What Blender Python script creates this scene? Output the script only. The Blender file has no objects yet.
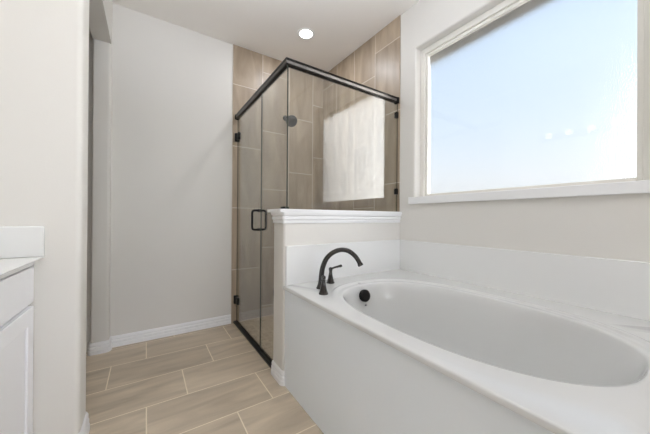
import bpy, bmesh, math, random
from mathutils import Vector, Matrix

S = bpy.context.scene
COL = S.collection
random.seed(4)

# ---------------------------------------------------------------- camera
F_PX = 271.72
YAW, PITCH, ROLL, CAM_H = 0.5822, 0.0021, 0.0066, 1.0428
fw = Vector((math.sin(YAW)*math.cos(PITCH), math.cos(YAW)*math.cos(PITCH), math.sin(PITCH)))
rt = Vector((math.cos(YAW), -math.sin(YAW), 0))
up = rt.cross(fw)
R_ = rt*math.cos(ROLL) + up*math.sin(ROLL)
U_ = up*math.cos(ROLL) - rt*math.sin(ROLL)
cd = bpy.data.cameras.new('camera')
cam = bpy.data.objects.new('camera', cd)
COL.objects.link(cam)
m = Matrix((R_, U_, -fw)).transposed().to_4x4()
m.translation = Vector((0, 0, CAM_H))
cam.matrix_world = m
cd.sensor_width = 36
cd.lens = F_PX/650*36
cd.clip_start = 0.02
S.camera = cam

# ---------------------------------------------------------------- world: hazy sky, brighter towards the sun
W = bpy.data.worlds.new('sky')
S.world = W
W.use_nodes = True
wt = W.node_tree
wt.nodes.clear()
def wn(t, **k):
    n = wt.nodes.new(t)
    for a, b in k.items(): setattr(n, a, b)
    return n
SKY_STRENGTH, SUN_GLOW = 0.70, 4.8
FILL_GLOW = 24
tc = wn('ShaderNodeTexCoord')
sx = wn('ShaderNodeSeparateXYZ')
wt.links.new(tc.outputs['Generated'], sx.inputs[0])
ramp = wn('ShaderNodeValToRGB')
ramp.color_ramp.elements[0].position = 0.0
ramp.color_ramp.elements[0].color = (0.45, 0.45, 0.42, 1)
ramp.color_ramp.elements[1].position = 1.0
ramp.color_ramp.elements[1].color = (0.30, 0.48, 0.85, 1)
for p, c in ((0.49, (0.6, 0.6, 0.58, 1)), (0.53, (1.0, 1.02, 1.03, 1)), (0.62, (0.80, 0.93, 1.06, 1)), (0.78, (0.64, 0.82, 1.06, 1))):
    e = ramp.color_ramp.elements.new(p); e.color = c
mr = wn('ShaderNodeMapRange')
mr.inputs[1].default_value = -1; mr.inputs[2].default_value = 1
wt.links.new(sx.outputs[2], mr.inputs[0])
wt.links.new(mr.outputs[0], ramp.inputs[0])
dot = wn('ShaderNodeVectorMath', operation='DOT_PRODUCT')
wt.links.new(tc.outputs['Generated'], dot.inputs[0])
dot.inputs[1].default_value = Vector((0.665, -0.745, 0.16)).normalized()
gl = wn('ShaderNodeMapRange', interpolation_type='SMOOTHSTEP')
gl.inputs[1].default_value = 0.80; gl.inputs[2].default_value = 0.93
gl.inputs[3].default_value = 0.0; gl.inputs[4].default_value = SUN_GLOW
wt.links.new(dot.outputs['Value'], gl.inputs[0])
glc = wn('ShaderNodeVectorMath', operation='SCALE')
glc.inputs[0].default_value = (1.0, 0.985, 0.95)
wt.links.new(gl.outputs[0], glc.inputs['Scale'])
add = wn('ShaderNodeVectorMath', operation='ADD')
wt.links.new(ramp.outputs[0], add.inputs[0]); wt.links.new(glc.outputs[0], add.inputs[1])
# added bright lobe beside it, out of view, to lift the vanity front
dot2 = wn('ShaderNodeVectorMath', operation='DOT_PRODUCT')
wt.links.new(tc.outputs['Generated'], dot2.inputs[0])
dot2.inputs[1].default_value = Vector((0.93, -0.35, 0.12)).normalized()
g2 = wn('ShaderNodeMapRange', interpolation_type='SMOOTHSTEP')
g2.inputs[1].default_value = 0.90; g2.inputs[2].default_value = 0.985
g2.inputs[3].default_value = 0.0; g2.inputs[4].default_value = FILL_GLOW
wt.links.new(dot2.outputs['Value'], g2.inputs[0])
g2c = wn('ShaderNodeVectorMath', operation='SCALE')
g2c.inputs[0].default_value = (0.97, 0.99, 1.0)
wt.links.new(g2.outputs[0], g2c.inputs['Scale'])
add2 = wn('ShaderNodeVectorMath', operation='ADD')
wt.links.new(add.outputs[0], add2.inputs[0]); wt.links.new(g2c.outputs[0], add2.inputs[1])
bg = wn('ShaderNodeBackground')
bg.inputs[1].default_value = SKY_STRENGTH
wt.links.new(add2.outputs[0], bg.inputs[0])
wo = wn('ShaderNodeOutputWorld')
wt.links.new(bg.outputs[0], wo.inputs[0])

# ---------------------------------------------------------------- added fill lights, and powers of the room lamps
def area(name, loc, rot, sx_, sy_, power, col, shape='RECTANGLE'):
    l = bpy.data.lights.new(name, 'AREA')
    l.shape = shape; l.size = sx_
    if shape in ('RECTANGLE', 'ELLIPSE'): l.size_y = sy_
    l.energy = power; l.color = col
    o = bpy.data.objects.new(name, l); COL.objects.link(o)
    o.location = loc; o.rotation_euler = rot
    return o
# added fill light in the bedroom, aimed through the doorway behind the camera
REAR_FILL_W, BOUNCE_W = 80, 16
area('rear_fill', (0.45, -6.3, 0.7), (math.radians(96), 0, 0), 3.2, 1.2, REAR_FILL_W, (0.92, 1.0, 1.15))
# added upward fill light, standing in for a flash bounced off the ceiling
area('bounce_fill', (0.38, 0.70, 1.95), (math.radians(180), 0, 0), 0.4, 0.4, BOUNCE_W, (0.92, 1.0, 1.15))
DOWNLIGHTS = [(1.15, -0.45), (0.35, -1.35)]
DOWN_W, SHOWER_W, GLOBE_W, FILL_BAR_W = 3.8, 3.6, 0.04, 0.15

S.view_settings.view_transform = 'Standard'
S.view_settings.look = 'None'
S.view_settings.gamma = 1.0
S.view_settings.use_curve_mapping = False
S.view_settings.exposure = 0.52
S.cycles.max_bounces = 14
S.cycles.diffuse_bounces = 6
S.cycles.glossy_bounces = 6
S.cycles.transmission_bounces = 8
S.cycles.transparent_max_bounces = 12
S.cycles.use_denoising = True
S.cycles.sample_clamp_indirect = 6.0

# ================================================================= materials
def srgb(r, g, b):
    def f(c):
        c /= 255
        return c/12.92 if c <= 0.04045 else ((c+0.055)/1.055)**2.4
    return (f(r), f(g), f(b), 1)

def newmat(name):
    mt = bpy.data.materials.new(name); mt.use_nodes = True
    nt = mt.node_tree
    return mt, nt, nt.nodes['Principled BSDF']

def plain(name, col, rough=0.5, metal=0.0, bump=0.0, bscale=200, coat=0.0, vary=0.0, vscale=6):
    mt, nt, b = newmat(name)
    b.inputs['Base Color'].default_value = col
    b.inputs['Roughness'].default_value = rough
    b.inputs['Metallic'].default_value = metal
    if coat:
        b.inputs['Coat Weight'].default_value = coat
        b.inputs['Coat Roughness'].default_value = 0.08
    t = nt.nodes.new('ShaderNodeTexCoord')
    if bump:
        n = nt.nodes.new('ShaderNodeTexNoise'); n.inputs['Scale'].default_value = bscale
        n.inputs['Detail'].default_value = 3
        bp = nt.nodes.new('ShaderNodeBump'); bp.inputs['Strength'].default_value = bump
        bp.inputs['Distance'].default_value = 0.002
        nt.links.new(t.outputs['Object'], n.inputs['Vector'])
        nt.links.new(n.outputs['Fac'], bp.inputs['Height'])
        nt.links.new(bp.outputs[0], b.inputs['Normal'])
    if vary:
        n = nt.nodes.new('ShaderNodeTexNoise'); n.inputs['Scale'].default_value = vscale
        mx = nt.nodes.new('ShaderNodeMix'); mx.data_type = 'RGBA'
        mx.inputs[6].default_value = tuple(c*(1-vary) for c in col[:3])+(1,)
        mx.inputs[7].default_value = tuple(min(1, c*(1+vary)) for c in col[:3])+(1,)
        nt.links.new(t.outputs['Object'], n.inputs['Vector'])
        nt.links.new(n.outputs['Fac'], mx.inputs[0])
        nt.links.new(mx.outputs[2], b.inputs['Base Color'])
    return mt

def tile_mat(name, au, av, w, h, u0, v0, step, dark, light, grout, gw=0.0030, rough=0.38, flip_u=False, rot=0.5):
    """Third-bond tiling: strips of height h along axis av, every strip shifted by `step` along axis au."""
    mt, nt, b = newmat(name)
    L = nt.links
    def mth(op, a, c=None):
        n = nt.nodes.new('ShaderNodeMath'); n.operation = op
        for i, s in enumerate((a, c)):
            if s is None: continue
            if isinstance(s, (int, float)): n.inputs[i].default_value = s
            else: L.new(s, n.inputs[i])
        return n.outputs[0]
    t = nt.nodes.new('ShaderNodeTexCoord')
    s = nt.nodes.new('ShaderNodeSeparateXYZ'); L.new(t.outputs['Object'], s.inputs[0])
    u, v = s.outputs[au], s.outputs[av]
    vv = mth('DIVIDE', mth('SUBTRACT', v, v0), h)
    if flip_u: vv = mth('DIVIDE', mth('SUBTRACT', v0, v), h)
    row = mth('FLOOR', vv)
    uu = mth('DIVIDE', mth('SUBTRACT', mth('SUBTRACT', u, u0), mth('MULTIPLY', row, step)), w)
    colm = mth('FLOOR', uu)
    fu, fv = mth('FRACT', uu), mth('FRACT', vv)
    du = mth('MULTIPLY', mth('MINIMUM', fu, mth('SUBTRACT', 1.0, fu)), w)
    dv = mth('MULTIPLY', mth('MINIMUM', fv, mth('SUBTRACT', 1.0, fv)), h)
    d = mth('MINIMUM', du, dv)
    gm = mth('LESS_THAN', d, gw)
    edge = nt.nodes.new('ShaderNodeMapRange'); edge.inputs[1].default_value = gw*0.8; edge.inputs[2].default_value = gw*1.8
    L.new(d, edge.inputs[0])
    # every tile reads its own piece of the stone
    cid = nt.nodes.new('ShaderNodeCombineXYZ'); L.new(row, cid.inputs[0]); L.new(colm, cid.inputs[1])
    wn_ = nt.nodes.new('ShaderNodeTexWhiteNoise'); wn_.noise_dimensions = '3D'; L.new(cid.outputs[0], wn_.inputs['Vector'])
    uv = nt.nodes.new('ShaderNodeCombineXYZ'); L.new(u, uv.inputs[0]); L.new(v, uv.inputs[1])
    sc = nt.nodes.new('ShaderNodeVectorMath'); sc.operation = 'SCALE'; sc.inputs['Scale'].default_value = 9.0
    L.new(wn_.outputs['Color'], sc.inputs[0])
    ad = nt.nodes.new('ShaderNodeVectorMath'); ad.operation = 'ADD'
    L.new(uv.outputs[0], ad.inputs[0]); L.new(sc.outputs[0], ad.inputs[1])
    mp = nt.nodes.new('ShaderNodeMapping'); mp.inputs['Rotation'].default_value = (0, 0, rot)
    mp.inputs['Scale'].default_value = (1.6, 8.0, 1)
    L.new(ad.outputs[0], mp.inputs['Vector'])
    n1 = nt.nodes.new('ShaderNodeTexNoise'); n1.inputs['Scale'].default_value = 1.3; n1.inputs['Detail'].default_value = 5
    n1.inputs['Distortion'].default_value = 0.7
    L.new(mp.outputs[0], n1.inputs['Vector'])
    n2 = nt.nodes.new('ShaderNodeTexNoise'); n2.inputs['Scale'].default_value = 90; n2.inputs['Detail'].default_value = 4
    L.new(t.outputs['Object'], n2.inputs['Vector'])
    f1 = nt.nodes.new('ShaderNodeMapRange'); f1.inputs[1].default_value = 0.3; f1.inputs[2].default_value = 0.72
    L.new(n1.outputs['Fac'], f1.inputs[0])
    # each tile is a touch lighter or darker than the next
    tone = mth('ADD', mth('MULTIPLY', f1.outputs[0], 0.80), mth('MULTIPLY', wn_.outputs['Value'], 0.20))
    tone = mth('ADD', tone, mth('MULTIPLY', n2.outputs['Fac'], 0.12))
    mx = nt.nodes.new('ShaderNodeMix'); mx.data_type = 'RGBA'
    mx.inputs[6].default_value = dark; mx.inputs[7].default_value = light
    L.new(tone, mx.inputs[0])
    mg = nt.nodes.new('ShaderNodeMix'); mg.data_type = 'RGBA'
    mg.inputs[7].default_value = grout
    L.new(gm, mg.inputs[0]); L.new(mx.outputs[2], mg.inputs[6])
    L.new(mg.outputs[2], b.inputs['Base Color'])
    rg = mth('ADD', mth('MULTIPLY', gm, 0.4), mth('ADD', rough-0.05, mth('MULTIPLY', n1.outputs['Fac'], 0.1)))
    L.new(rg, b.inputs['Roughness'])
    bp = nt.nodes.new('ShaderNodeBump'); bp.inputs['Strength'].default_value = 0.5; bp.inputs['Distance'].default_value = 0.0012
    hh = mth('ADD', edge.outputs[0], mth('MULTIPLY', n1.outputs['Fac'], 0.25))
    L.new(hh, bp.inputs['Height']); L.new(bp.outputs[0], b.inputs['Normal'])
    return mt

PAINT = srgb(219, 216, 210)
M = {}
M['paint'] = plain('wall_paint', PAINT, 0.75, bump=0.10, bscale=160)
M['ceil'] = plain('ceiling_paint', srgb(240, 236, 230), 0.85, bump=0.25, bscale=110)
M['trim'] = plain('trim_paint', srgb(238, 238, 238), 0.35)
M['marble'] = plain('cultured_marble', srgb(229, 229, 227), 0.22, vary=0.012, vscale=3)
M['acrylic'] = plain('tub_acrylic', srgb(212, 212, 210), 0.14, coat=0.4)
M['cabinet'] = plain('cabinet_paint', srgb(242, 242, 244), 0.38)
M['apron'] = plain('apron_acrylic', srgb(237, 243, 248), 0.3)
M['bronze'] = plain('oil_rubbed_bronze', srgb(46, 42, 39), 0.10, metal=0.9, coat=1.0)
M['black'] = plain('black_metal', srgb(20, 18, 17), 0.36, metal=0.5)
M['rail'] = plain('rail_metal', srgb(36, 33, 31), 0.3, metal=0.8)
M['rail_glint'] = plain('rail_highlight', srgb(118, 114, 110), 0.42, metal=0.9)  # lighter metal that paints in the highlight along the rail
M['vinyl'] = plain('window_vinyl', srgb(232, 229, 221), 0.4)
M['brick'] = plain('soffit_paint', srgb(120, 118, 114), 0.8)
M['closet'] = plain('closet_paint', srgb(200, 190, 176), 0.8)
M['grey'] = plain('grey_ink', srgb(150, 150, 150), 0.4)
M['white'] = plain('lamp_white', srgb(240, 240, 238), 0.5)
M['nickel'] = plain('lamp_bronze', srgb(60, 52, 46), 0.3, metal=0.8)
DK, LT, GR = srgb(170, 155, 135), srgb(218, 202, 179), srgb(232, 220, 202)
M['floor_tile'] = tile_mat('floor_tile', 0, 1, 0.610, 0.3048, 0.008, 2.3853, 0.2033, DK, LT, srgb(240, 228, 206), rot=0.35, rough=0.36)
WD, WL, WG = srgb(138, 122, 103), srgb(182, 164, 142), srgb(212, 201, 186)
M['tile_back'] = tile_mat('shower_tile_back', 2, 0, 0.610, 0.3048, 0.523, 0.702, 0.2033, WD, WL, WG, rot=1.0, rough=0.40)
M['tile_right'] = tile_mat('shower_tile_right', 2, 1, 0.610, 0.3025, 0.73, 2.755, 0.2033, WD, WL, WG, flip_u=True, rot=1.0, rough=0.40)
M['tile_pan'] = tile_mat('shower_floor_tile', 0, 1, 0.0508, 0.0508, 0.0, 0.0, 0.0, DK, LT, GR, gw=0.0015)

def glass_clear():
    mt = bpy.data.materials.new('shower_glass'); mt.use_nodes = True
    nt = mt.node_tree; nt.nodes.clear()
    o = nt.nodes.new('ShaderNodeOutputMaterial')
    tr = nt.nodes.new('ShaderNodeBsdfTransparent'); tr.inputs[0].default_value = (0.955, 0.965, 0.955, 1)
    gs = nt.nodes.new('ShaderNodeBsdfGlossy'); gs.inputs['Roughness'].default_value = 0.0
    lw = nt.nodes.new('ShaderNodeLayerWeight'); lw.inputs[0].default_value = 0.5
    pw_ = nt.nodes.new('ShaderNodeMath'); pw_.operation = 'POWER'; pw_.inputs[1].default_value = 5.0
    fr = nt.nodes.new('ShaderNodeMath'); fr.operation = 'MULTIPLY_ADD'; fr.inputs[1].default_value = 0.92; fr.inputs[2].default_value = 0.075
    nt.links.new(lw.outputs['Facing'], pw_.inputs[0]); nt.links.new(pw_.outputs[0], fr.inputs[0])
    mx = nt.nodes.new('ShaderNodeMixShader')
    nt.links.new(fr.outputs[0], mx.inputs[0]); nt.links.new(tr.outputs[0], mx.inputs[1]); nt.links.new(gs.outputs[0], mx.inputs[2])
    nt.links.new(mx.outputs[0], o.inputs[0])
    return mt
M['glass'] = glass_clear()
M['edge'] = plain('glass_edge', srgb(58, 62, 56), 0.15)

def glass_frost(name, rough, bump):
    mt = bpy.data.materials.new(name); mt.use_nodes = True
    nt = mt.node_tree; nt.nodes.clear()
    o = nt.nodes.new('ShaderNodeOutputMaterial')
    g = nt.nodes.new('ShaderNodeBsdfGlass'); g.inputs['Roughness'].default_value = rough; g.inputs['IOR'].default_value = 1.45
    if bump:
        t = nt.nodes.new('ShaderNodeTexCoord')
        n = nt.nodes.new('ShaderNodeTexNoise'); n.inputs['Scale'].default_value = 170; n.inputs['Detail'].default_value = 2
        bp = nt.nodes.new('ShaderNodeBump'); bp.inputs['Strength'].default_value = bump; bp.inputs['Distance'].default_value = 0.002
        nt.links.new(t.outputs['Object'], n.inputs['Vector']); nt.links.new(n.outputs['Fac'], bp.inputs['Height'])
        nt.links.new(bp.outputs[0], g.inputs['Normal'])
    nt.links.new(g.outputs[0], o.inputs[0])
    return mt
M['pane_in'] = glass_frost('pane_smooth_side', 0.02, 0)
M['pane_out'] = glass_frost('pane_frosted_side', 0.24, 1.0)

def emit(name, col, st):
    mt = bpy.data.materials.new(name); mt.use_nodes = True
    nt = mt.node_tree; nt.nodes.clear()
    o = nt.nodes.new('ShaderNodeOutputMaterial'); e = nt.nodes.new('ShaderNodeEmission')
    e.inputs[0].default_value = col; e.inputs[1].default_value = st
    nt.links.new(e.outputs[0], o.inputs[0])
    return mt
M['lens'] = emit('lamp_lens', (1, 0.96, 0.9, 1), 6)
M['globe'] = emit('lamp_globe', (1, 0.87, 0.70, 1), 3)

# ================================================================= mesh helpers
class MB:
    def __init__(s): s.v, s.f, s.mi = [], [], []
    def add(s, vs, fs, mi=0):
        b = len(s.v); s.v += [tuple(v) for v in vs]
        s.f += [tuple(i+b for i in f) for f in fs]; s.mi += [mi]*len(fs)
        return s
    def box(s, x0, x1, y0, y1, z0, z1):
        vs = [(x, y, z) for z in (z0, z1) for y in (y0, y1) for x in (x0, x1)]
        return s.add(vs, [(0, 2, 3, 1), (4, 5, 7, 6), (0, 1, 5, 4), (2, 6, 7, 3), (0, 4, 6, 2), (1, 3, 7, 5)])
    def prism(s, poly, a0, a1, ax='z'):
        def P(p, a):
            return {'z': (p[0], p[1], a), 'x': (a, p[0], p[1]), 'y': (p[0], a, p[1])}[ax]
        n = len(poly)
        vs = [P(p, a0) for p in poly] + [P(p, a1) for p in poly]
        fs = [tuple(range(n-1, -1, -1)), tuple(range(n, 2*n))]
        fs += [(i, (i+1) % n, n+(i+1) % n, n+i) for i in range(n)]
        return s.add(vs, fs)
    def rings(s, rings, close=True, cap0=False, cap1=False):
        n = len(rings[0]); vs = [p for r in rings for p in r]; fs = []
        for k in range(len(rings)-1):
            for i in range(n if close else n-1):
                j = (i+1) % n
                fs.append((k*n+i, k*n+j, (k+1)*n+j, (k+1)*n+i))
        if cap0: fs.append(tuple(range(n-1, -1, -1)))
        if cap1: fs.append(tuple(range((len(rings)-1)*n, len(rings)*n)))
        return s.add(vs, fs)
    def lathe(s, prof, c, axis=(0, 0, 1), seg=28):
        """prof: (radius, distance along axis)"""
        a = Vector(axis).normalized(); t = Vector((1, 0, 0)) if abs(a.x) < 0.8 else Vector((0, 1, 0))
        e1 = a.cross(t).normalized(); e2 = a.cross(e1); c = Vector(c)
        rr = [[c + a*h + (e1*math.cos(2*math.pi*i/seg) + e2*math.sin(2*math.pi*i/seg))*max(r, 1e-5) for i in range(seg)] for r, h in prof]
        return s.rings(rr, True, True, True)
    def tube(s, pts, rad, seg=16, n=8):
        """smooth tube through pts; rad is a number or one radius per point"""
        P = [Vector(p) for p in pts]
        Rr = rad if isinstance(rad, (list, tuple)) else [rad]*len(P)
        Q, RR = [], []
        for i in range(len(P)-1):
            p0, p1, p2, p3 = P[max(i-1, 0)], P[i], P[i+1], P[min(i+2, len(P)-1)]
            for k in range(n):
                t = k/n
                Q.append(0.5*((2*p1) + (p2-p0)*t + (2*p0-5*p1+4*p2-p3)*t*t + (3*p1-p0-3*p2+p3)*t**3))
                RR.append(Rr[i]*(1-t)+Rr[i+1]*t)
        Q.append(P[-1]); RR.append(Rr[-1])
        ref = Vector((0.31, 0.27, 0.9)); rings = []; e1 = None
        for i, q in enumerate(Q):
            d = (Q[min(i+1, len(Q)-1)] - Q[max(i-1, 0)]).normalized()
            e1 = (ref - d*ref.dot(d)).normalized() if e1 is None else (e1 - d*e1.dot(d)).normalized()
            e2 = d.cross(e1)
            rings.append([q + (e1*math.cos(2*math.pi*k/seg)+e2*math.sin(2*math.pi*k/seg))*RR[i] for k in range(seg)])
        return s.rings(rings, True, True, True)
    def sweep(s, prof, path, side=1):
        """prof: closed list (offset from path, z); path: open list of (x, y)"""
        P = [Vector(p) for p in path]; rings = []
        for i, p in enumerate(P):
            ns = []
            for a, b in ((i-1, i), (i, i+1)):
                if a < 0 or b >= len(P): continue
                d = (P[b]-P[a]).normalized(); ns.append(Vector((-d.y, d.x))*side)
            nrm = ns[0] if len(ns) == 1 else (ns[0]+ns[1])/(1+ns[0].dot(ns[1]))
            rings.append([(p.x+nrm.x*o, p.y+nrm.y*o, z) for o, z in prof])
        return s.rings(rings, True, True, True)
    def build(s, name, mats, parent=None, smooth=False, bevel=0.0, seg=2, angle=40):
        me = bpy.data.meshes.new(name)
        org = Vector(ORG.get(parent.name, (0, 0, 0))) if parent else Vector((0, 0, 0))
        me.from_pydata([tuple(Vector(v)-org) for v in s.v], [], s.f)
        if not isinstance(mats, (list, tuple)): mats = [mats]
        for mm in mats: me.materials.append(mm)
        for p, i in zip(me.polygons, s.mi): p.material_index = i
        bm = bmesh.new(); bm.from_mesh(me); bmesh.ops.recalc_face_normals(bm, faces=bm.faces); bm.to_mesh(me); bm.free()
        o = bpy.data.objects.new(name, me); COL.objects.link(o)
        ORG[o.name] = tuple(org)
        if parent: o.parent = parent
        if bevel:
            md = o.modifiers.new('bevel', 'BEVEL'); md.width = bevel; md.segments = seg; md.limit_method = 'ANGLE'
            md.angle_limit = math.radians(30)
        if smooth or bevel:
            for p in me.polygons: p.use_smooth = True
            try: me.set_sharp_from_angle(angle=math.radians(angle))
            except Exception: pass
        return o
ORG = {}
def empty(name, loc):
    o = bpy.data.objects.new(name, None); COL.objects.link(o); o.location = loc; ORG[o.name] = tuple(loc)
    o.empty_display_size = 0.1
    return o
def tag(o, label=None, cat=None, group=None, kind=None):
    if label: o['label'] = label
    if cat: o['category'] = cat
    if group: o['group'] = group
    if kind: o['kind'] = kind
    return o
def struct(o, label=None, cat=None):
    return tag(o, label, cat, kind='structure')
def rpoly(pts, seg=6):
    """polygon whose corners (x, y, r) are rounded"""
    out = []; n = len(pts)
    for i in range(n):
        x, y, r = pts[i]; p = Vector((x, y)); a = Vector(pts[i-1][:2]); b = Vector(pts[(i+1) % n][:2])
        if r <= 0: out.append((x, y)); continue
        da, db = (a-p).normalized(), (b-p).normalized()
        c = p + (da+db)*r
        for k in range(seg+1):
            t = k/seg*math.pi/2
            q = c - db*r*math.cos(t) - da*r*math.sin(t)
            out.append((q.x, q.y))
    return out

# ================================================================= the setting
H = 2.74
XR, YB, YH, YH2 = 1.768, 2.738, 1.551, 1.715
XL, YREAR = -0.95, -2.0
XH = 0.715                          # end face of the half wall
YW, YW2, XW = 1.585, 1.757, -0.238   # the wing wall beside the vanity
YJ, XJ, XJ2, ZSOF = 2.666, -0.2335, -0.345, 2.377

struct(MB().box(-2.6, 3.6, -6.6, 2.95, -0.05, 0).build('floor', M['floor_tile']), 'taupe stone tile floor with pale grout lines', 'floor')
struct(MB().box(-2.6, 3.6, -6.6, YREAR, H, H+0.06).box(-1.7, 1.92, YREAR, 2.95, H, H+0.06).build('ceiling', M['ceil']), 'pale greige painted ceiling', 'ceiling')
struct(MB().box(-1.7, 2.0, YB, YB+0.12, 0, H).build('wall_back', M['paint']), 'pale greige far wall between doorway and shower', 'wall')
# right wall with the window opening
WY0, WY1, WZ0, WZ1 = 0.200, 1.402, 1.190, 2.387
b = MB()
RB = 0.02
b.box(XR, 1.92, YREAR, WY0-RB, 0, H).box(XR, 1.92, WY1+RB, YB, 0, H).box(XR, 1.92, WY0-RB, WY1+RB, 0, WZ0-RB).box(XR, 1.92, WY0-RB, WY1+RB, WZ1+RB, H)
rr = []
for x, o in [(XR+RB*(1-math.cos(k*math.pi/12)), RB*(1-math.sin(k*math.pi/12))) for k in range(7)] + [(1.92, 0.0)]:
    rr.append([(x, WY0-o, WZ0-o), (x, WY1+o, WZ0-o), (x, WY1+o, WZ1+o), (x, WY0-o, WZ1+o)])
b.rings(rr)
struct(b.build('wall_right', M['paint'], smooth=True, angle=35), 'greige wall with the large window above the tub', 'wall')
struct(MB().box(XL-0.1, XL, YREAR, YW, 0, H).build('wall_left', M['paint']), 'greige wall behind the vanity', 'wall')
# rear wall with a wide doorway to the bedroom
b = MB().box(XL-0.1, -0.75, YREAR-0.1, YREAR, 0, H).box(1.65, 1.92, YREAR-0.1, YREAR, 0, H).box(-0.75, 1.65, YREAR-0.1, YREAR, 2.35, H)
struct(b.build('wall_rear', M['paint']), 'greige wall with a wide doorway behind the viewer', 'wall')
# the bedroom beyond it, where the added fill light stands
b = MB().box(-2.6, 3.6, -6.6, -6.5, 0, H).box(-2.6, -2.5, -6.5, YREAR-0.1, 0, H).box(3.5, 3.6, -6.5, YREAR-0.1, 0, H)
b.box(-2.5, XL-0.1, YREAR-0.1, YREAR, 0, H).box(1.92, 3.5, YREAR-0.1, YREAR, 0, H)
struct(b.build('wall_bedroom', M['paint']), 'pale walls of the bedroom beyond the doorway', 'wall')
# wing wall that the vanity runs up to, its free end bullnosed
pw = rpoly([(XL, YW, 0), (XW, YW, 0.022), (XW, YW2, 0.022), (XL, YW2, 0)])
struct(MB().prism(pw, 0, H).build('wall_wing', M['paint'], smooth=True), 'greige wing wall with a rounded end beside the vanity', 'wall')
# far jamb and header of the cased opening
pj_ = rpoly([(XJ2, YB, 0), (XJ2, YJ, 0.015), (XJ, YJ, 0.022), (XJ, YB, 0)])
b = MB().prism(pj_, 0, ZSOF).box(XJ2, XJ, YJ, YB, ZSOF, H).box(XJ2, XJ, YW2, YJ, ZSOF, H)
struct(b.build('wall_jamb', M['paint'], smooth=True), 'far jamb and dropped header of the open doorway at the left', 'wall')
struct(MB().box(-1.7, -1.6, YW, YB, 0, H).box(-1.6, XL, YW, YW2, 0, H).build('wall_closet', M['closet']), 'dim wall inside the open doorway', 'wall')
# half wall between tub and shower
ph = rpoly([(XH, YH, 0.016), (XH, YH2, 0.016), (XR, YH2, 0), (XR, YH, 0)][::-1])
struct(MB().prism(ph, 0, 1.075).build('wall_half', M['paint'], smooth=True), 'greige half wall between the tub and the shower', 'wall')
# shower tile
struct(MB().box(0.702, XR, YB-0.009, YB, 0, H).build('wall_shower_back', M['tile_back']), 'taupe tiled back wall of the shower', 'wall')
struct(MB().box(XR-0.007, XR, 1.553, YB-0.009, 0, H).build('wall_shower_right', M['tile_right']), 'taupe tiled right wall of the shower', 'wall')
struct(MB().box(0.775, XR-0.007, YH2, YB-0.009, 0, 0.006).build('floor_shower', M['tile_pan']), 'small tiled shower floor behind the glass', 'floor')

# baseboards: stepped profile
BBP = [(0, 0), (0.016, 0), (0.016, 0.026), (0.0105, 0.031), (0.0105, 0.034), (0.0135, 0.038), (0.0135, 0.052), (0.008, 0.057), (0.008, 0.060),
       (0.0108, 0.064), (0.0108, 0.075), (0.007, 0.084), (0.003, 0.087), (0, 0.087)]
def arc(cx, cy, r, a0, a1, n=6):
    return [(cx+r*math.cos(math.radians(a0+(a1-a0)*k/n)), cy+r*math.sin(math.radians(a0+(a1-a0)*k/n))) for k in range(n+1)]
bb_back = [(XJ2, YB-0.02), (XJ2, YJ+0.015)] + arc(XJ2+0.015, YJ+0.015, 0.015, 180, 270, 4)[1:] + arc(XJ-0.022, YJ+0.022, 0.022, -90, 0) + [(XJ, YB), (0.700, YB)]
struct(MB().sweep(BBP, bb_back, -1).build('baseboard_back', M['trim'], smooth=True, angle=25), 'white stepped baseboard along the far wall', 'baseboard')
bb_w = [(-0.372, YW)] + arc(XW-0.022, YW+0.022, 0.022, -90, 0) + arc(XW-0.022, YW2-0.022, 0.022, 0, 90) + [(-0.9, YW2)]
struct(MB().sweep(BBP, bb_w, -1).build('baseboard_wing', M['trim'], smooth=True, angle=25), 'white stepped baseboard wrapping the wing wall end', 'baseboard')
bb_h = [(XH+0.035, YH2)] + arc(XH+0.016, YH2-0.016, 0.016, 90, 180) + arc(XH+0.016, YH+0.016, 0.016, 180, 270)
struct(MB().sweep(BBP, bb_h, -1).build('baseboard_half', M['trim'], smooth=True, angle=25), 'white stepped baseboard around the half wall end', 'baseboard')

# cap on the half wall: board over a stepped moulding
cap = MB()
CP = [(0, 1.005), (0.006, 1.005), (0.007, 1.019), (0.0035, 1.022), (0.0035, 1.025), (0.012, 1.029), (0.013, 1.045), (0.008, 1.049), (0.008, 1.052), (0.017, 1.057), (0.021, 1.070), (0.021, 1.075), (0, 1.075)]
cap.sweep(CP, [(XR, YH2)] + arc(XH+0.008, YH2-0.008, 0.008, 90, 180, 3) + arc(XH+0.008, YH+0.008, 0.008, 180, 270, 3) + [(XR, YH)], -1)
cp = rpoly([(0.678, 1.527, 0.012), (XR, 1.527, 0), (XR, 1.742, 0), (0.678, 1.742, 0.012)][::-1])
cap.prism(cp, 1.075, 1.095)
struct(cap.build('trim_1', M['trim'], smooth=True, angle=25, bevel=0.003), 'white moulded cap along the top of the half wall', 'trim')

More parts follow.
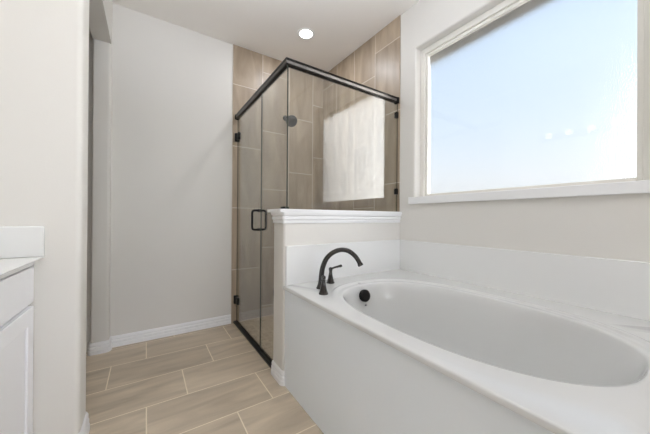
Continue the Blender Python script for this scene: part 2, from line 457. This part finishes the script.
# window
win = struct(empty('window_1', (1.86, 0.8, WZ0)), 'large frosted window in the right wall above the tub', 'window')
GY0, GY1, GZ0, GZ1 = 0.252, 1.347, 1.234, 2.325
fr = MB()
def frame_ring(b, x0, x1, y0, y1, z0, z1, iy0, iy1, iz0, iz1):
    b.box(x0, x1, y0, iy0, z0, z1).box(x0, x1, iy1, y1, z0, z1).box(x0, x1, iy0, iy1, z0, iz0).box(x0, x1, iy0, iy1, iz1, z1)
frame_ring(fr, 1.835, 1.888, WY0, WY1, WZ0, WZ1, WY0+0.03, WY1-0.034, WZ0+0.022, WZ1-0.042)
frame_ring(fr, 1.850, 1.8765, WY0+0.03, WY1-0.034, WZ0+0.022, WZ1-0.042, GY0, GY1, GZ0, GZ1)
fr.build('window_frame', M['vinyl'], win, bevel=0.003)
pn = MB()
pn.add([(1.877, GY0, GZ0), (1.877, GY1, GZ0), (1.877, GY1, GZ1), (1.877, GY0, GZ1)], [(0, 1, 2, 3)], 0)
pn.add([(1.883, GY0, GZ0), (1.883, GY1, GZ0), (1.883, GY1, GZ1), (1.883, GY0, GZ1)], [(0, 3, 2, 1)], 1)
pn.add([(x, y, z) for x in (1.877, 1.883) for y, z in ((GY0, GZ0), (GY1, GZ0), (GY1, GZ1), (GY0, GZ1))],
       [(0, 4, 5, 1), (1, 5, 6, 2), (2, 6, 7, 3), (3, 7, 4, 0)], 1)
pane = pn.build('window_pane', [M['pane_in'], M['pane_out']], win)
bm = bmesh.new(); bm.from_mesh(pane.data); bmesh.ops.remove_doubles(bm, verts=bm.verts, dist=1e-4); bmesh.ops.recalc_face_normals(bm, faces=bm.faces); bm.to_mesh(pane.data); bm.free()
st = MB().box(1.748, 1.767, 0.14, 1.449, 1.155, 1.209).box(1.766, 1.852, WY0, WY1, 1.190, 1.209)
st.build('window_sill', M['trim'], win, bevel=0.003)
# bullnose drywall edge is part of the reveal; eave outside
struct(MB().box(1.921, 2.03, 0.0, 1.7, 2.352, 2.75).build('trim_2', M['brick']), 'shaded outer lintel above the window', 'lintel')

# ================================================================= bathtub
ZD = 0.622
TY0, TY1, TX0, TX1 = -0.07, 1.534, 0.704, 1.751
CX, CY = 1.168, 0.722
def sup(a, b_, n, cx, cy, z, ths):
    out = []
    for t in ths:
        c, s_ = math.cos(t), math.sin(t)
        r = (abs(c/a)**n + abs(s_/b_)**n)**(-1/n)
        out.append((cx+r*c, cy+r*s_, z))
    return out
def rect_ring(x0, x1, y0, y1, z, ths):
    out = []
    for t in ths:
        c, s_ = math.cos(t), math.sin(t)
        k = min(((x1-CX)/c if c > 1e-9 else (x0-CX)/c if c < -1e-9 else 1e9), ((y1-CY)/s_ if s_ > 1e-9 else (y0-CY)/s_ if s_ < -1e-9 else 1e9))
        out.append((CX+k*c, CY+k*s_, z))
    return out
ths = [2*math.pi*i/144 for i in range(144)]
for cx_, cy_ in ((TX0, TY0), (TX0, TY1), (TX1, TY0), (TX1, TY1)):
    a_ = math.atan2(cy_-CY, cx_-CX) % (2*math.pi)
    i_ = min(range(len(ths)), key=lambda k: abs(ths[k]-a_)); ths[i_] = a_
ths.sort()
e = 0.006
def bead(a, b_, k):
    # the raised bead runs round the wall side and fades out towards the apron
    out = []
    for (x, y, z), t in zip(sup(a, b_, 2.5, CX, CY, ZD, ths), ths):
        w = min(1, max(0, (math.cos(t-0.25)+0.55)/0.6)); w = w*w*(3-2*w)
        out.append((x, y, z + 0.0075*k*w))
    return out
RG = [rect_ring(TX0+0.01, TX1, TY0+0.01, TY1, ZD-0.022, ths),
      rect_ring(TX0, TX1, TY0, TY1, ZD-0.020, ths),
      rect_ring(TX0, TX1, TY0, TY1, ZD-0.006, ths), rect_ring(TX0+0.002, TX1, TY0+0.002, TY1, ZD-0.002, ths),
      rect_ring(TX0+0.006, TX1, TY0+0.006, TY1, ZD, ths),
      bead(0.440, 0.660, 0), bead(0.433, 0.653, 0), bead(0.427, 0.647, 0.45), bead(0.422, 0.642, 0.9), bead(0.417, 0.637, 1.0), bead(0.412, 0.632, 0.9), bead(0.406, 0.626, 0.4), bead(0.399, 0.618, -0.25), bead(0.392, 0.610, -0.35),
      bead(0.380, 0.597, -0.3), bead(0.3735, 0.589, -0.5), sup(0.3695, 0.585, 2.5, CX, CY, ZD-0.005, ths), sup(0.366, 0.581, 2.5, CX, CY, ZD-0.011, ths),
      sup(0.361, 0.575, 2.5, CX, CY, ZD-0.026, ths), sup(0.355, 0.567, 2.5, CX, CY+0.002, ZD-0.05, ths), sup(0.342, 0.546, 2.5, CX, CY+0.010, ZD-0.12, ths),
      sup(0.325, 0.520, 2.5, CX, CY+0.022, ZD-0.20, ths), sup(0.305, 0.490, 2.5, CX, CY+0.035, ZD-0.28, ths), sup(0.285, 0.462, 2.6, CX, CY+0.045, ZD-0.335, ths),
      sup(0.262, 0.435, 2.6, CX, CY+0.052, ZD-0.368, ths), sup(0.23, 0.40, 2.6, CX, CY+0.055, ZD-0.385, ths), sup(0.18, 0.33, 2.5, CX, CY+0.06, ZD-0.393, ths),
      sup(0.08, 0.16, 2.2, CX, CY+0.06, ZD-0.397, ths)]
tub = MB().rings(RG, True, False, True).build('bathtub', M['acrylic'], smooth=True, angle=60)
tag(tub, 'white oval drop-in bathtub with a flat surround under the window', 'bathtub')
ORG[tub.name] = (0, 0, 0)
# overflow cover on the far end of the basin
yo = CY+0.006+0.555*0.985
oc = Vector((1.137, 1.270, 0.560)); on = Vector((-0.02, -0.97, 0.2)).normalized()
MB().lathe([(0.037, -0.012), (0.037, 0.006), (0.034, 0.010), (0.020, 0.012), (0.0, 0.013)], oc, on, 36).build('overflow_cover', M['black'], tub, smooth=True, angle=50)
MB().lathe([(0.006, -0.006), (0.006, 0.003), (0.0, 0.004)], oc+Vector((0.0, -0.010, -0.056)), on, 12).build('overflow_screw', M['grey'], tub, smooth=True)
# small printed oval mark on the rim
MB().lathe([(0.011, 0.0), (0.011, 0.0006), (0.0, 0.0008)], (1.145, 1.335, ZD+0.0010), (0, -0.1, 1), 20).build('logo_mark', M['grey'], tub)
# apron panel
ap = MB().box(0.722, 0.740, TY0+0.012, 1.545, 0.0, ZD-0.022).box(0.740, TX1, TY0+0.012, TY0+0.03, 0.0, ZD-0.022)
tag(ap.build('apron_panel', M['apron'], bevel=0.002), 'flat white apron panel in front of the bathtub', 'panel')
tag(MB().box(0.726, 1.765, 1.534, 1.550, ZD-0.02, 0.864).build('tub_backsplash', M['marble'], bevel=0.0025), 'short white splash slab behind the faucet against the half wall', 'backsplash')
tag(MB().box(1.751, 1.767, TY0, 1.5335, ZD-0.02, 0.864).build('tub_backsplash', M['marble'], bevel=0.0025), 'long white splash slab along the wall under the window', 'backsplash')

# ================================================================= tub faucet
fa = tag(empty('tub_faucet', (0.87, 1.37, ZD)), 'dark bronze gooseneck tub faucet with two levers on the deck corner', 'faucet')
FX, FY = 0.873, 1.362
DX, DY = 0.727, -0.687
def fp(s_, z, side=0): return (FX+DX*s_, FY+DY*s_, z)
sp = MB()
sp.lathe([(0.030, 0), (0.030, 0.004), (0.026, 0.012), (0.021, 0.025), (0.0175, 0.045), (0.016, 0.06)], (FX, FY, ZD+0.0008), seg=28)
sp.tube([fp(0, .655), fp(.001, .70), fp(.010, .752), fp(.033, .803), fp(.072, .838), fp(.118, .854), fp(.163, .847), fp(.201, .818), fp(.223, .785), fp(.230, .768)],
        [.0165, .016, .0155, .015, .0145, .014, .0138, .0136, .0136, .0136], 20, 6)
sp.lathe([(0.0160, -0.002), (0.0165, 0.004), (0.0160, 0.012), (0.012, 0.0125)], fp(.2275, .776), (DX*0.42, DY*0.42, -0.9), 20)
sp.build('spout', M['bronze'], fa, smooth=True, angle=50)
def handle(x, y, ldir, name='handle'):
    hb = MB()
    hb.lathe([(0.0265, 0), (0.0265, 0.004), (0.0235, 0.010), (0.0175, 0.030), (0.0125, 0.055), (0.0105, 0.072), (0.0115, 0.080), (0.013, 0.086), (0.012, 0.096), (0.006, 0.101), (0, 0.102)], (x, y, ZD+0.0008), seg=24)
    hd = hb.build(name, M['bronze'], fa, smooth=True, angle=50)
    d = Vector(ldir); p = Vector((x, y, ZD+0.09))
    MB().tube([p, p+d*0.022+Vector((0, 0, .006)), p+d*0.05+Vector((0, 0, .010)), p+d*0.066+Vector((0, 0, .012)), p+d*0.074+Vector((0, 0, .013))],
              [.007, .0065, .0075, .0095, .006], 14, 5).build('lever', M['bronze'], hd, smooth=True)
    return hd
handle(0.818, 1.253, (-0.52, -0.85, 0.0))
handle(0.994, 1.440, (0.86, -0.50, 0.12))

# ================================================================= shower enclosure
XG, YG, ZR = 0.745, 1.576, 2.028
enc = tag(empty('shower_enclosure', (XG, 2.1, 0)), 'glass corner shower enclosure with black rails and a hinged door', 'shower enclosure')
RP = [(-0.014, -0.021), (0.014, -0.021), (0.015, -0.012), (0.0095, -0.010), (0.0155, 0.006), (0.017, 0.008), (0.017, 0.021), (-0.017, 0.021), (-0.017, 0.008), (-0.0155, 0.006), (-0.0095, -0.010), (-0.015, -0.012)]
rl = MB().sweep([(o, ZR+z) for o, z in RP], [(XG, YB-0.010), (XG, YG), (XR-0.009, YG)], 1)
rl_ = rl.build('header_rail', [M['rail'], M['rail_glint']], enc)
for p in rl_.data.polygons:
    zs = [rl_.data.vertices[i].co.z for i in p.vertices]
    if len(zs) == 4 and abs(min(zs)-(ZR-0.010)) < 1e-4 and abs(max(zs)-(ZR+0.006)) < 1e-4: p.material_index = 1  # slanted faces take the painted highlight colour
MB().box(XR-0.030, XR-0.0075, YG-0.022, YG+0.022, ZR-0.026, ZR+0.024).build('rail_bracket', M['black'], enc, bevel=0.006, seg=3)
MB().box(XG-0.022, XG+0.022, YB-0.026, YB-0.0095, ZR-0.026, ZR+0.024).build('rail_bracket', M['black'], enc, bevel=0.006, seg=3)
GT = 0.008
MB().box(XG+GT/2+0.001, XR-0.009, YG-GT/2, YG+GT/2, 1.097, ZR-0.018).build('front_panel', M['glass'], enc)
sp_ = [(2.028, 0.022), (2.028, ZR-0.018), (YG-GT/2, ZR-0.018), (YG-GT/2, 1.097), (1.748, 1.097), (1.748, 0.022)]
MB().prism(sp_, XG-GT/2, XG+GT/2, 'x').build('side_panel', M['glass'], enc)
door = MB().box(XG-GT/2, XG+GT/2, 2.034, 2.690, 0.032, 1.990).build('door', M['glass'], enc)
for z in (1.825, 0.232):
    h_ = MB().box(XG-0.012, XG+0.012, 2.628, 2.700, z-0.032, z+0.032).box(XG-0.022, XG+0.022, 2.700, YB-0.0095, z-0.040, z+0.040)
    h_.build('hinge', M['black'], door, bevel=0.003)
hz0, hz1, hy = 0.945, 1.095, 2.075
for sgn, nm in ((-1, 'outer'), (1, 'inner')):
    x0, x1 = XG+sgn*0.004, XG+sgn*0.056
    hb = MB().tube([(x0, hy, hz0), (XG+sgn*0.035, hy, hz0), (XG+sgn*0.050, hy, hz0+0.005), (x1, hy, hz0+0.022), (x1, hy, 1.02), (x1, hy, hz1-0.022), (XG+sgn*0.050, hy, hz1-0.005), (XG+sgn*0.035, hy, hz1), (x0, hy, hz1)], 0.0085, 14, 5)
    for z in (hz0, hz1): hb.lathe([(0.0115, 0), (0.0115, 0.006), (0.0085, 0.008)], (x0, hy, z), (sgn, 0, 0), 16)
    hb.build('pull_handle', M['black'], door, smooth=True, angle=50)
MB().box(XG-0.022, XG+0.022, 1.748, YB-0.0095, 0.0005, 0.020).build('threshold', M['black'], enc, bevel=0.003)
for z in (1.905, 1.265):
    MB().box(XR-0.032, XR-0.0075, YG-0.012, YG+0.012, z-0.024, z+0.024).build('glass_clamp', M['black'], enc, bevel=0.002)
MB().box(XG-0.012, XG+0.030, 1.60, 1.645, 1.0955, 1.112).build('glass_clamp', M['black'], enc, bevel=0.002)
MB().box(XG-0.010, XG+0.010, 1.748, 1.765, 0.50, 0.545).build('glass_clamp', M['black'], enc, bevel=0.002)

# the polished edges of the panels read as dark lines
for o in list(enc.children):
    if o.name in ('front_panel', 'side_panel', 'door'):
        o.data.materials.append(M['edge'])
        thin = 1 if o.name == 'front_panel' else 0
        for p in o.data.polygons:
            if abs(p.normal[thin]) < 0.5: p.material_index = 1

# ================================================================= shower head
sh = tag(empty('shower_fixture', (1.268, YB-0.009, 2.128)), 'dark bronze shower head on a short arm from the tiled back wall', 'shower head')
SHX, SHZ = 1.268, 2.128
MB().lathe([(0.030, 0), (0.029, 0.006), (0.020, 0.012), (0.012, 0.014)], (SHX, YB-0.0095, SHZ), (0, -1, 0), 24).build('flange', M['black'], sh, smooth=True, angle=50)
MB().tube([(SHX, YB-0.02, SHZ), (SHX, YB-0.06, SHZ+0.004), (SHX, YB-0.105, SHZ-0.012), (SHX, YB-0.135, SHZ-0.050)], 0.0095, 14, 6).build('arm', M['black'], sh, smooth=True)
hd_ = Vector((-0.12, -0.80, -0.56)).normalized()
hc = Vector((SHX, YB-0.135, SHZ-0.052))
face = MB().lathe([(0.012, -0.012), (0.015, 0.0), (0.018, 0.010), (0.034, 0.026), (0.056, 0.040), (0.061, 0.048), (0.060, 0.056), (0.054, 0.059), (0.0, 0.060)], hc, hd_, 32)
hdo = face.build('spray_head', M['black'], sh, smooth=True, angle=45)
nz = MB()
e1 = hd_.cross(Vector((0, 0, 1))).normalized(); e2 = hd_.cross(e1)
for r, n in ((0.014, 6), (0.028, 12), (0.042, 18)):
    for k in range(n):
        t = 2*math.pi*k/n
        nz.lathe([(0.0022, 0), (0.0016, 0.003), (0, 0.0035)], hc+hd_*0.0595+(e1*math.cos(t)+e2*math.sin(t))*r, hd_, 8)
nz.build('spray_face', plain('nozzle_rubber', srgb(60, 60, 55), 0.5), hdo)

# ================================================================= lamps (things)
def downlight(x, y, label, power, group=None):
    root = tag(empty('recessed_light', (x, y, H)), label, 'ceiling light', group)
    MB().lathe([(0.060, -0.0), (0.060, -0.003), (0.068, -0.006), (0.078, -0.004), (0.080, 0.0)], (x, y, H-0.0005), (0, 0, 1), 40).build('trim_ring', M['white'], root, smooth=True)
    MB().lathe([(0.0, -0.0045), (0.050, -0.004), (0.0585, -0.0015), (0.0585, 0.0)], (x, y, H-0.0005), (0, 0, 1), 40).build('lens', M['lens'], root, smooth=True)
    l = bpy.data.lights.new('recessed_light_lamp', 'AREA'); l.shape = 'DISK'; l.size = 0.11; l.energy = power; l.color = (0.95, 0.985, 1.06)
    lo = bpy.data.objects.new('recessed_light_lamp', l); COL.objects.link(lo); lo.parent = root; lo.location = (0, 0, -0.008)
downlight(1.223, 2.197, 'small round recessed light glowing in the ceiling above the shower', SHOWER_W)
for i, (x, y) in enumerate(DOWNLIGHTS):
    downlight(x, y, ('round recessed light above the near end of the bathtub', 'round recessed light nearest the bedroom doorway', 'round recessed light above the bathtub')[i], DOWN_W)

def light_bar(ys, label, power):
    yc, z = sum(ys)/len(ys), 2.165
    root = tag(empty('vanity_light', (XL, yc, z)), label, 'wall light')
    MB().box(XL+0.0005, XL+0.03, min(ys)-0.13, max(ys)+0.13, 2.12, 2.21).build('back_plate', M['nickel'], root, bevel=0.006)
    for y in ys:
        p = (-0.80, y, z)
        st_ = MB().tube([(XL+0.03, y, z), (XL+0.06, y, z), (p[0]-0.035, y, z)], 0.012, 12, 3).build('arm', M['nickel'], root, smooth=True)
        MB().lathe([(0.001, -0.04), (0.018, -0.036), (0.033, -0.022), (0.040, 0), (0.033, 0.022), (0.018, 0.036), (0.001, 0.04)], p, (1, 0, 0), 20).build('bulb', M['globe'], st_, smooth=True)
        l = bpy.data.lights.new('bulb_lamp', 'POINT'); l.energy = power; l.color = (1.0, 0.93, 0.85); l.shadow_soft_size = 0.045
        lo = bpy.data.objects.new('bulb_lamp', l); COL.objects.link(lo); lo.parent = root; lo.location = (0.24, y-yc, 0)
light_bar((1.41, 1.20, 0.99, 0.78, 0.57), 'bronze wall light bar with five round bulbs above the far end of the vanity', GLOBE_W)
light_bar((-0.30, -0.51, -0.72, -0.93, -1.14), 'added unseen bronze light bar with five round bulbs, a fill for the tub apron', FILL_BAR_W)  # second bar is added out of view to brighten the apron

# ================================================================= vanity
VX, VY0, VY1 = -0.398, -0.9, YW-0.0008
van = tag(empty('vanity_cabinet', (-0.68, 0.4, 0)), 'white vanity cabinet with plain drawer fronts against the wing wall', 'cabinet')
MB().box(XL+0.001, VX-0.020, VY0, VY1, 0.10, 0.8402).box(XL+0.001, VX-0.09, VY0, VY1, 0.0005, 0.10).build('body', M['cabinet'], van, bevel=0.002)
ff = MB().box(VX-0.020, VX, 1.555, VY1, 0.10, 0.8402).box(VX-0.020, VX, VY0, 1.555, 0.825, 0.8402).box(VX-0.020, VX, VY0, 1.555, 0.655, 0.70).box(VX-0.020, VX, VY0, 1.555, 0.10, 0.125)
ff.build('face_frame', M['cabinet'], van, bevel=0.0015)
yy = 1.578
for k in range(5):
    y1 = yy; y0 = yy-0.52; yy -= 0.524
    if y0 < VY0: break
    MB().box(VX+0.0005, VX+0.018, y0, y1, 0.692, 0.836).build('drawer_front', M['cabinet'], van, bevel=0.003)
    dn = MB().box(VX+0.0005, VX+0.010, y0, y1, 0.115, 0.676)
    frame_ring(dn, VX+0.010, VX+0.018, y0, y1, 0.115, 0.676, y0+0.062, y1-0.062, 0.18, 0.610)
    dn.build('door', M['cabinet'], van, bevel=0.0018)
top = tag(MB().box(XL+0.001, -0.350, VY0-0.02, VY1, 0.8685, 0.8745).build('vanity_countertop', M['marble'], bevel=0.002), 'white cultured marble countertop on the vanity', 'countertop')
ORG[top.name] = (0, 0, 0)
MB().box(XL+0.001, -0.381, VY0-0.01, VY1, 0.8405, 0.8684).build('front_lip', M['marble'], top, bevel=0.002)
tag(MB().box(XL+0.021, -0.350, YW-0.020, YW-0.0005, 0.875, 1.000).build('side_splash', M['marble'], bevel=0.004), 'white upright side splash on the vanity end against the wing wall', 'backsplash')
